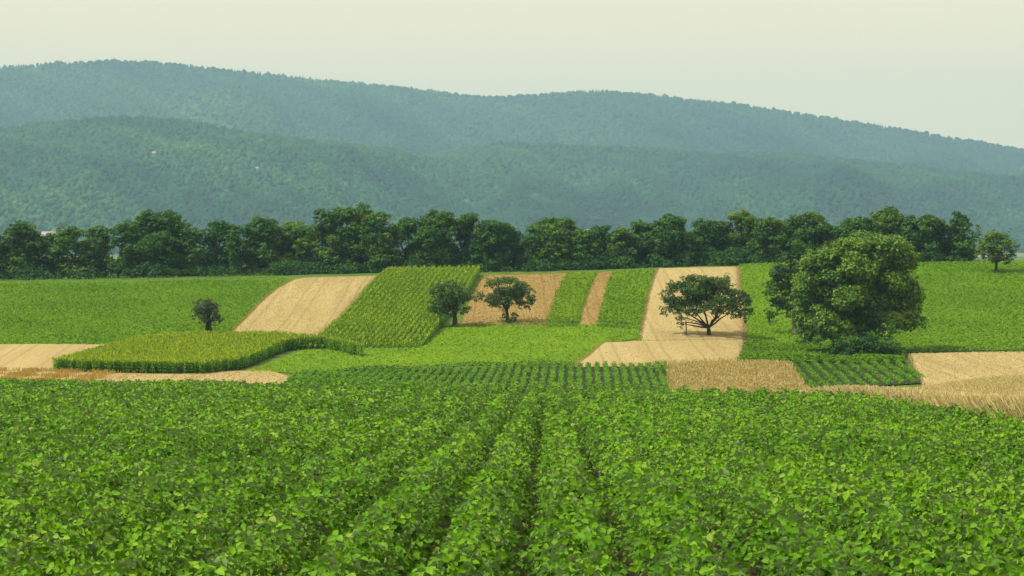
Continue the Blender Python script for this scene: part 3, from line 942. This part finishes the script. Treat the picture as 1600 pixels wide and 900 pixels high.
photo_tree('field_tree', 'small dusky tree with twin stems behind the yellow topped maize', 'tree', (325, 522),
           [(309, 481, 8, 8), (331, 478, 9, 8), (341, 494, 6, 8), (321, 498, 11, 8), (333, 501, 6, 6), (320, 485, 12, 11), (306, 491, 6, 6), (319, 473, 9, 5), (338, 484, 7, 6), (325, 470, 7, 4)],
           'leaf_dusky', .19, 34, 24, .64, [322, 330], .20, (325, 505), dy=-1, depth=.85)
photo_tree('field_tree', 'small round tree standing alone on the green slope at far right', 'tree', (1557, 427),
           [(1557, 370, 17, 9), (1541, 380, 13, 11), (1574, 382, 13, 11), (1533, 393, 8, 8), (1582, 396, 8, 7), (1557, 390, 18, 12), (1558, 403, 12, 5), (1571, 407, 6, 4), (1545, 402, 9, 5)],
           'leaf_hedge', .24, 30, 14, .75, [1557], .20, (1557, 410), depth=.9)


def bush(name, label, base, lobes, leaf_m, tone, dy=0.0, leaf=.2):
    o = on(*base); Y = o[1] + dy
    o = np.array([(base[0] - 800) / F * Y, Y, float(zg((base[0] - 800) / F * Y, Y))])
    s = Y / F
    root = empty(name, o, label, 'shrub')
    rows = []
    sb = Buf()
    for px, py, rx, ry in lobes:
        z = CZ - (py - HOR) * s - o[2]
        for _ in range(2):
            rows.append(((px - 800) * s - o[0], rng.normal() * rx * s * .5, z, rx * s, rx * s * .8, ry * s))
        limb(sb, (((px - 800) * s - o[0]) * .5, 0, -.1), rows[-1][:3], .05, .02, .1)
    sb.build('stem', M['bark'], root, True)
    cb = Buf(); leafy(cb, rows, leaf, 34, 12, tone); cb.build('foliage', M[leaf_m], root)


bush('shrub', 'dark dense shrub at the foot of the big round tree', (1350, 560),
     [(1305, 542, 16, 14), (1330, 536, 20, 18), (1360, 535, 22, 18), (1390, 538, 20, 16), (1405, 546, 8, 10), (1318, 550, 14, 9), (1350, 552, 20, 8), (1385, 552, 18, 8)], 'leaf_hedge', .42, -1.2)
bush('shrub', 'low dark shrub under the drooping left side of the big round tree', (1258, 544),
     [(1245, 536, 9, 8), (1260, 532, 12, 11), (1276, 536, 10, 9)], 'leaf_hedge', .40, .3)
bush('shrub', 'round dark bush at the foot of the lopsided fruit tree', (796, 506),
     [(790, 497, 8, 7), (801, 496, 9, 8), (796, 500, 10, 6)], 'leaf_hedge', .22, -.6)
bush('weed_clump', 'small brown weed clump in wheat beside the lone orchard tree', (1032, 531), [(1032, 527, 3, 3), (1034, 528, 2.5, 2.5)], 'leaf_dusky', .5, 0, .15)

# wooden stake under the orchard tree's left side
o = on(1072, 531)
root = empty('wooden_stake', o, 'thin weathered wooden stake standing in wheat under the orchard tree', 'stake')
sb = Buf(); sb.add(*tube([(0, 0, -.2), (.02, 0, 1.0), (-.01, 0, 2.1), (0, 0, 2.25)], [.075, .07, .06, .02], 8)); sb.build('post', M['bark'], root, True)
sb = Buf(); sb.add(*tube([(-.01, -.005, 1.45), (-.012, -.005, 1.58)], [.074, .073], 8)); sb.build('tie', M['bark_pale'], root, True)

# hedgerow: every tree is its own thing   (px, top row, half width, tone, distance, label)
HEDGE = [
    (-62, 350, 34, .40, 357, 'hedgerow tree cut by the left picture edge'),
    (-18, 356, 30, .42, 355, 'low hedgerow tree left of the first round crown'),
    (32, 347, 36, .40, 356, 'round hedgerow tree, first full crown from the left edge'),
    (78, 366, 22, .38, 359, 'low dark hedgerow tree below a pale far roof'),
    (112, 354, 30, .55, 355, 'olive topped hedgerow tree right of the pale far roof'),
    (152, 353, 26, .52, 358, 'smaller olive hedgerow tree beside the broad dark crown'),
    (192, 347, 24, .42, 355, 'narrow hedgerow tree leaning on the broad dark crown'),
    (240, 334, 48, .36, 357, 'broad dark domed hedgerow tree above the small dusky tree'),
    (302, 357, 22, .38, 355, 'low narrow hedgerow tree in the dip after the broad dome'),
    (340, 346, 32, .45, 358, 'mid sized hedgerow tree above the small twin stemmed tree'),
    (378, 352, 24, .40, 355, 'dark hedgerow tree filling a dip above the tan wheat strip'),
    (412, 340, 30, .48, 357, 'pointed hedgerow tree above the left corner of the wheat strip'),
    (464, 350, 34, .66, 359, 'yellowish hedgerow tree just left of the tallest crown'),
    (515, 326, 30, .46, 356, 'left half of the tallest twin crown in the hedgerow'),
    (552, 321, 34, .52, 358, 'tallest bright green tree of the hedgerow above the wheat'),
    (592, 333, 30, .44, 355, 'dark hedgerow tree on the right shoulder of the tallest'),
    (634, 342, 28, .58, 358, 'brownish topped hedgerow tree left of the maize strip top'),
    (684, 332, 34, .46, 356, 'tall rounded hedgerow tree behind the top of the maize'),
    (724, 335, 32, .42, 358, 'rounded hedgerow tree behind the right corner of the maize'),
    (768, 346, 34, .34, 355, 'dark hedgerow tree before the notch in the skyline'),
    (802, 364, 20, .32, 357, 'low dark hedgerow tree sinking into the skyline notch'),
    (838, 366, 22, .50, 356, 'low green hedgerow tree rising out of the notch'),
    (868, 344, 44, .54, 358, 'broad olive topped hedgerow tree right of the notch'),
    (912, 358, 24, .40, 355, 'low hedgerow tree before a pale far building'),
    (938, 353, 24, .32, 357, 'dark ball shaped hedgerow tree above the narrow brown strip'),
    (974, 358, 26, .46, 355, 'low hedgerow tree above the fresh green strip'),
    (1010, 346, 28, .42, 358, 'mid hedgerow tree at the left corner of the tall wheat'),
    (1052, 339, 38, .44, 356, 'broad hedgerow tree above the lone orchard tree, left side'),
    (1108, 344, 30, .40, 357, 'dark hedgerow tree straight above the lone orchard tree'),
    (1154, 333, 32, .62, 358, 'bright green domed hedgerow tree above the wheat corner'),
    (1202, 342, 28, .46, 355, 'olive hedgerow tree behind the ragged drooping tree'),
    (1266, 336, 38, .50, 357, 'wide hedgerow tree just above the ragged drooping tree'),
    (1308, 354, 26, .40, 355, 'low hedgerow tree hidden behind the big round tree'),
    (1340, 341, 32, .46, 358, 'hedgerow tree peeping above the left of the big round tree'),
    (1386, 327, 32, .58, 357, 'tall hedgerow tree directly above the big round tree'),
    (1436, 339, 38, .36, 356, 'broad dark hedgerow tree over the right shoulder of the big tree'),
    (1474, 352, 22, .44, 358, 'low hedgerow tree beside the tall pointed one'),
    (1503, 332, 26, .40, 356, 'tall pointed last tree at the right end of the hedgerow'),
]
for idx, (px, top, hw, tone, Y, label) in enumerate(HEDGE):
    Y = Y + 1.5
    s = Y / F
    ox = (px - 800) * s
    oz = float(zg(ox, Y))
    H = CZ - (top - HOR) * s - oz
    W = hw * s * 1.12
    rows = []
    nl = int(20 + hw * .4)
    for q in range(nl):
        t = .04 + .90 * (q + rng.random()) / nl
        R = W * np.clip(np.sin(np.pi * (t * .72 + .20)) ** .7, .2, 1)
        a = rng.random() * 2 * np.pi
        rr = (.35 + .55 * rng.random()) * R
        lr = W * (.30 + .16 * rng.random())
        if px == 1503: lr *= 1.1 - .3 * t; rr *= 1.1 - .5 * t
        rows.append((math.cos(a) * rr, math.sin(a) * rr * .9, min(t * H, H - lr * .6), lr * 1.15, lr * 1.1, lr * .85))
    for q in range(4):
        lr = W * .24
        a = q / 4 * 6.28 + rng.random()
        rows.append((math.cos(a) * W * .32, math.sin(a) * W * .25, H - lr * (.75 + .5 * rng.random()), lr, lr, lr * .8))
    root = empty('hedgerow_tree', (ox, Y, oz), label, 'tree', 'trees of the long hedgerow')
    tb = Buf()
    top_p = limb(tb, (0, 0, -.2), (rng.normal() * .2, rng.normal() * .2, H * .45), .24, .15, .03)[-1]
    for q in rng.choice(len(rows), 8, replace=False):
        limb(tb, top_p - [0, 0, H * .2 * rng.random()], rows[q][:3], .10, .02, .08)
    tb.build('trunk', M['bark'], root, True)
    cb = Buf(); leafy(cb, rows, .30, 20, 10, tone + .09, .17); cb.build('crown', M['leaf_hedge'], root)

# undergrowth closing the foot of the hedgerow
n = 1100
px = -100 + rng.random(n) * 1615
b = Buf(); rows = []
for q in px:
    Y = 351.8 + rng.random() * 10.5
    r = (.55 + .55 * rng.random()) * (1.15 + .55 * math.sin(q * .045) * math.sin(q * .017 + 1)) * min(1.3, .75 + (Y - 351.8) * .09)
    X = (q - 800) / F * Y
    rows.append((X, Y, float(zg(X, Y)) + r * .6, r * 1.3, r, r * .9))
for q in -100 + rng.random(330) * 1600:                      # taller thicket inside the belt
    Y = 359.5 + rng.random() * 6
    r = 1.0 + .5 * rng.random()
    X = (q - 800) / F * Y
    rows.append((X, Y, float(zg(X, Y)) + .8 + 3.2 * rng.random(), r * 1.3, r, r))
leafy(b, rows, .26, 11, 8, .30, .16)
stuff(b, 'undergrowth', M['leaf_hedge'], 'dark undergrowth filling the foot of the long hedgerow', 'undergrowth')

# two trees far out on the plain
for px, top, hw, Y, label in ((1530, 342, 10, 620, 'bluish distant tree peeping out beside the end of the hedgerow'), (1578, 355, 7, 800, 'tiny distant tree above the lone tree at far right')):
    s = Y / F
    ox = (px - 800) * s; oz = float(zg(ox, Y)); H = CZ - (top - HOR) * s - oz; W = hw * s
    root = empty('distant_tree', (ox, Y, oz), label, 'tree')
    tb = Buf(); limb(tb, (0, 0, -.3), (0, 0, H * .5), .35, .2, .02); tb.build('trunk', M['bark'], root, True)
    rows = [(rng.normal() * W * .4, rng.normal() * W * .4, H * (.3 + .62 * q / 11), W * .5, W * .5, H * .11) for q in range(12)]
    cb = Buf(); leafy(cb, rows, .5, 5, 3, .4, .15); cb.build('crown', M['leaf_hedge'], root)


# ------------------------------------------------------------------ far houses
def plain_mat(name, c, rough=.8):
    m, t, p = new_mat(name)
    nz = t.nodes.new("ShaderNodeTexNoise"); nz.inputs["Scale"].default_value = 1.5
    r = ramp(t, [(.3, tuple(v * .9 for v in c)), (.7, c)])
    t.links.new(nz.outputs[0], r.inputs[0]); t.links.new(r.outputs[0], p.inputs["Base Color"])
    p.inputs["Roughness"].default_value = rough
    return m


M['plaster'] = plain_mat('plaster', (.36, .35, .31))
M['roof_pale'] = plain_mat('pale_roof', (.33, .29, .26))
M['roof_red'] = plain_mat('red_roof', (.32, .16, .10))
M['dark_glass'] = plain_mat('dark_glass', (.05, .06, .07), .2)


def house(px, Y, z, w_, d_, h_, rh, roofm, label, rot=0.0):
    root = empty('house', ((px - 800) / F * Y, Y, z), label, 'house')
    root.rotation_euler = (0, 0, rot)
    bw = Buf()
    V = np.array([(-w_ / 2, -d_ / 2, -3), (w_ / 2, -d_ / 2, -3), (w_ / 2, d_ / 2, -3), (-w_ / 2, d_ / 2, -3),
                  (-w_ / 2, -d_ / 2, h_), (w_ / 2, -d_ / 2, h_), (w_ / 2, d_ / 2, h_), (-w_ / 2, d_ / 2, h_), (-w_ / 2, 0, h_ + rh), (w_ / 2, 0, h_ + rh)])
    bw.add(V, [(0, 1, 5, 4), (2, 3, 7, 6)]).add(V, [(0, 4, 8, 7, 3), (1, 2, 6, 9, 5)])
    bw.build('wall', M['plaster'], root)
    br = Buf(); o_, th = .5, .25
    for sgn in (-1, 1):
        e = np.array([(-w_ / 2 - o_, sgn * (d_ / 2 + o_), h_ - rh * o_ / (d_ / 2) + .05), (w_ / 2 + o_, sgn * (d_ / 2 + o_), h_ - rh * o_ / (d_ / 2) + .05),
                      (w_ / 2 + o_, 0, h_ + rh + .05), (-w_ / 2 - o_, 0, h_ + rh + .05)])
        V = np.concatenate([e, e + [0, 0, th]])
        br.add(V, [(0, 1, 2, 3), (4, 5, 6, 7), (0, 1, 5, 4), (1, 2, 6, 5), (2, 3, 7, 6), (3, 0, 4, 7)])
    ro = br.build('roof', roofm, root)
    bc = Buf(); bc.add(*box(w_ * .2, w_ * .2 + .7, -.9, -.3, h_ + rh * .5, h_ + rh + 1.0)); bc.build('chimney', M['plaster'], ro)
    for x in np.linspace(-w_ * .35, w_ * .35, max(2, int(w_ / 4))):
        bq = Buf(); bq.add(*box(x - .5, x + .5, -d_ / 2 - .03, -d_ / 2 + .1, h_ * .35, h_ * .75)); bq.build('window', M['dark_glass'], root)


def on_hill(surf, px, row, lo=0.02, hi=.98):
    t = np.linspace(lo, hi, 400)
    X, Y, Z = surf(np.full(400, float(px)), t)
    r = HOR - (Z - CZ) / Y * F
    k = int(np.argmin(np.abs(r - row)))
    return Y[k], Z[k]


Y, z = on_hill(s1, 241, 249)
house(241, Y - 12, z + 5, 5, 4.5, 4, 1.8, M['roof_pale'], 'tiny white house among the trees high on the near hill')
Y, z = on_hill(s1, 402, 272)
house(402, Y - 12, z + 4.6, 4, 4, 3.6, 1.6, M['roof_pale'], 'tiny pale hut among trees on the right flank of the near hill')
house(78, 1500, -22 + CZ + 18.5, 9, 8, 4, 2.5, M['roof_pale'], 'pale far house seen over the low tree near the left end')
house(921, 1700, -22 + CZ + 21.5, 15, 8, 3.2, 2.2, M['roof_pale'], 'long pale far building seen over the hedgerow right of the notch')
house(836, 1900, -22 + CZ + 23.3, 7, 6, 3.2, 2.0, M['roof_pale'], 'small pale far house seen in the notch of the hedgerow')

# ------------------------------------------------------------------ haze
bh = Buf(); bh.add(*box(-9600, 9600, -900, 7800, -26, 505))
hz = bpy.data.materials.new('haze'); hz.use_nodes = True
t = hz.node_tree; t.nodes.clear()
mo = t.nodes.new("ShaderNodeOutputMaterial")
pv = t.nodes.new("ShaderNodeVolumePrincipled")
pv.inputs["Color"].default_value = (*HAZE_COLOR, 1)
pv.inputs["Density"].default_value = HAZE_DENSITY
t.links.new(pv.outputs[0], mo.inputs["Volume"])
tag(bh.build('haze', hz), 'thin bluish summer haze over the valley and hills', 'haze', kind='stuff')
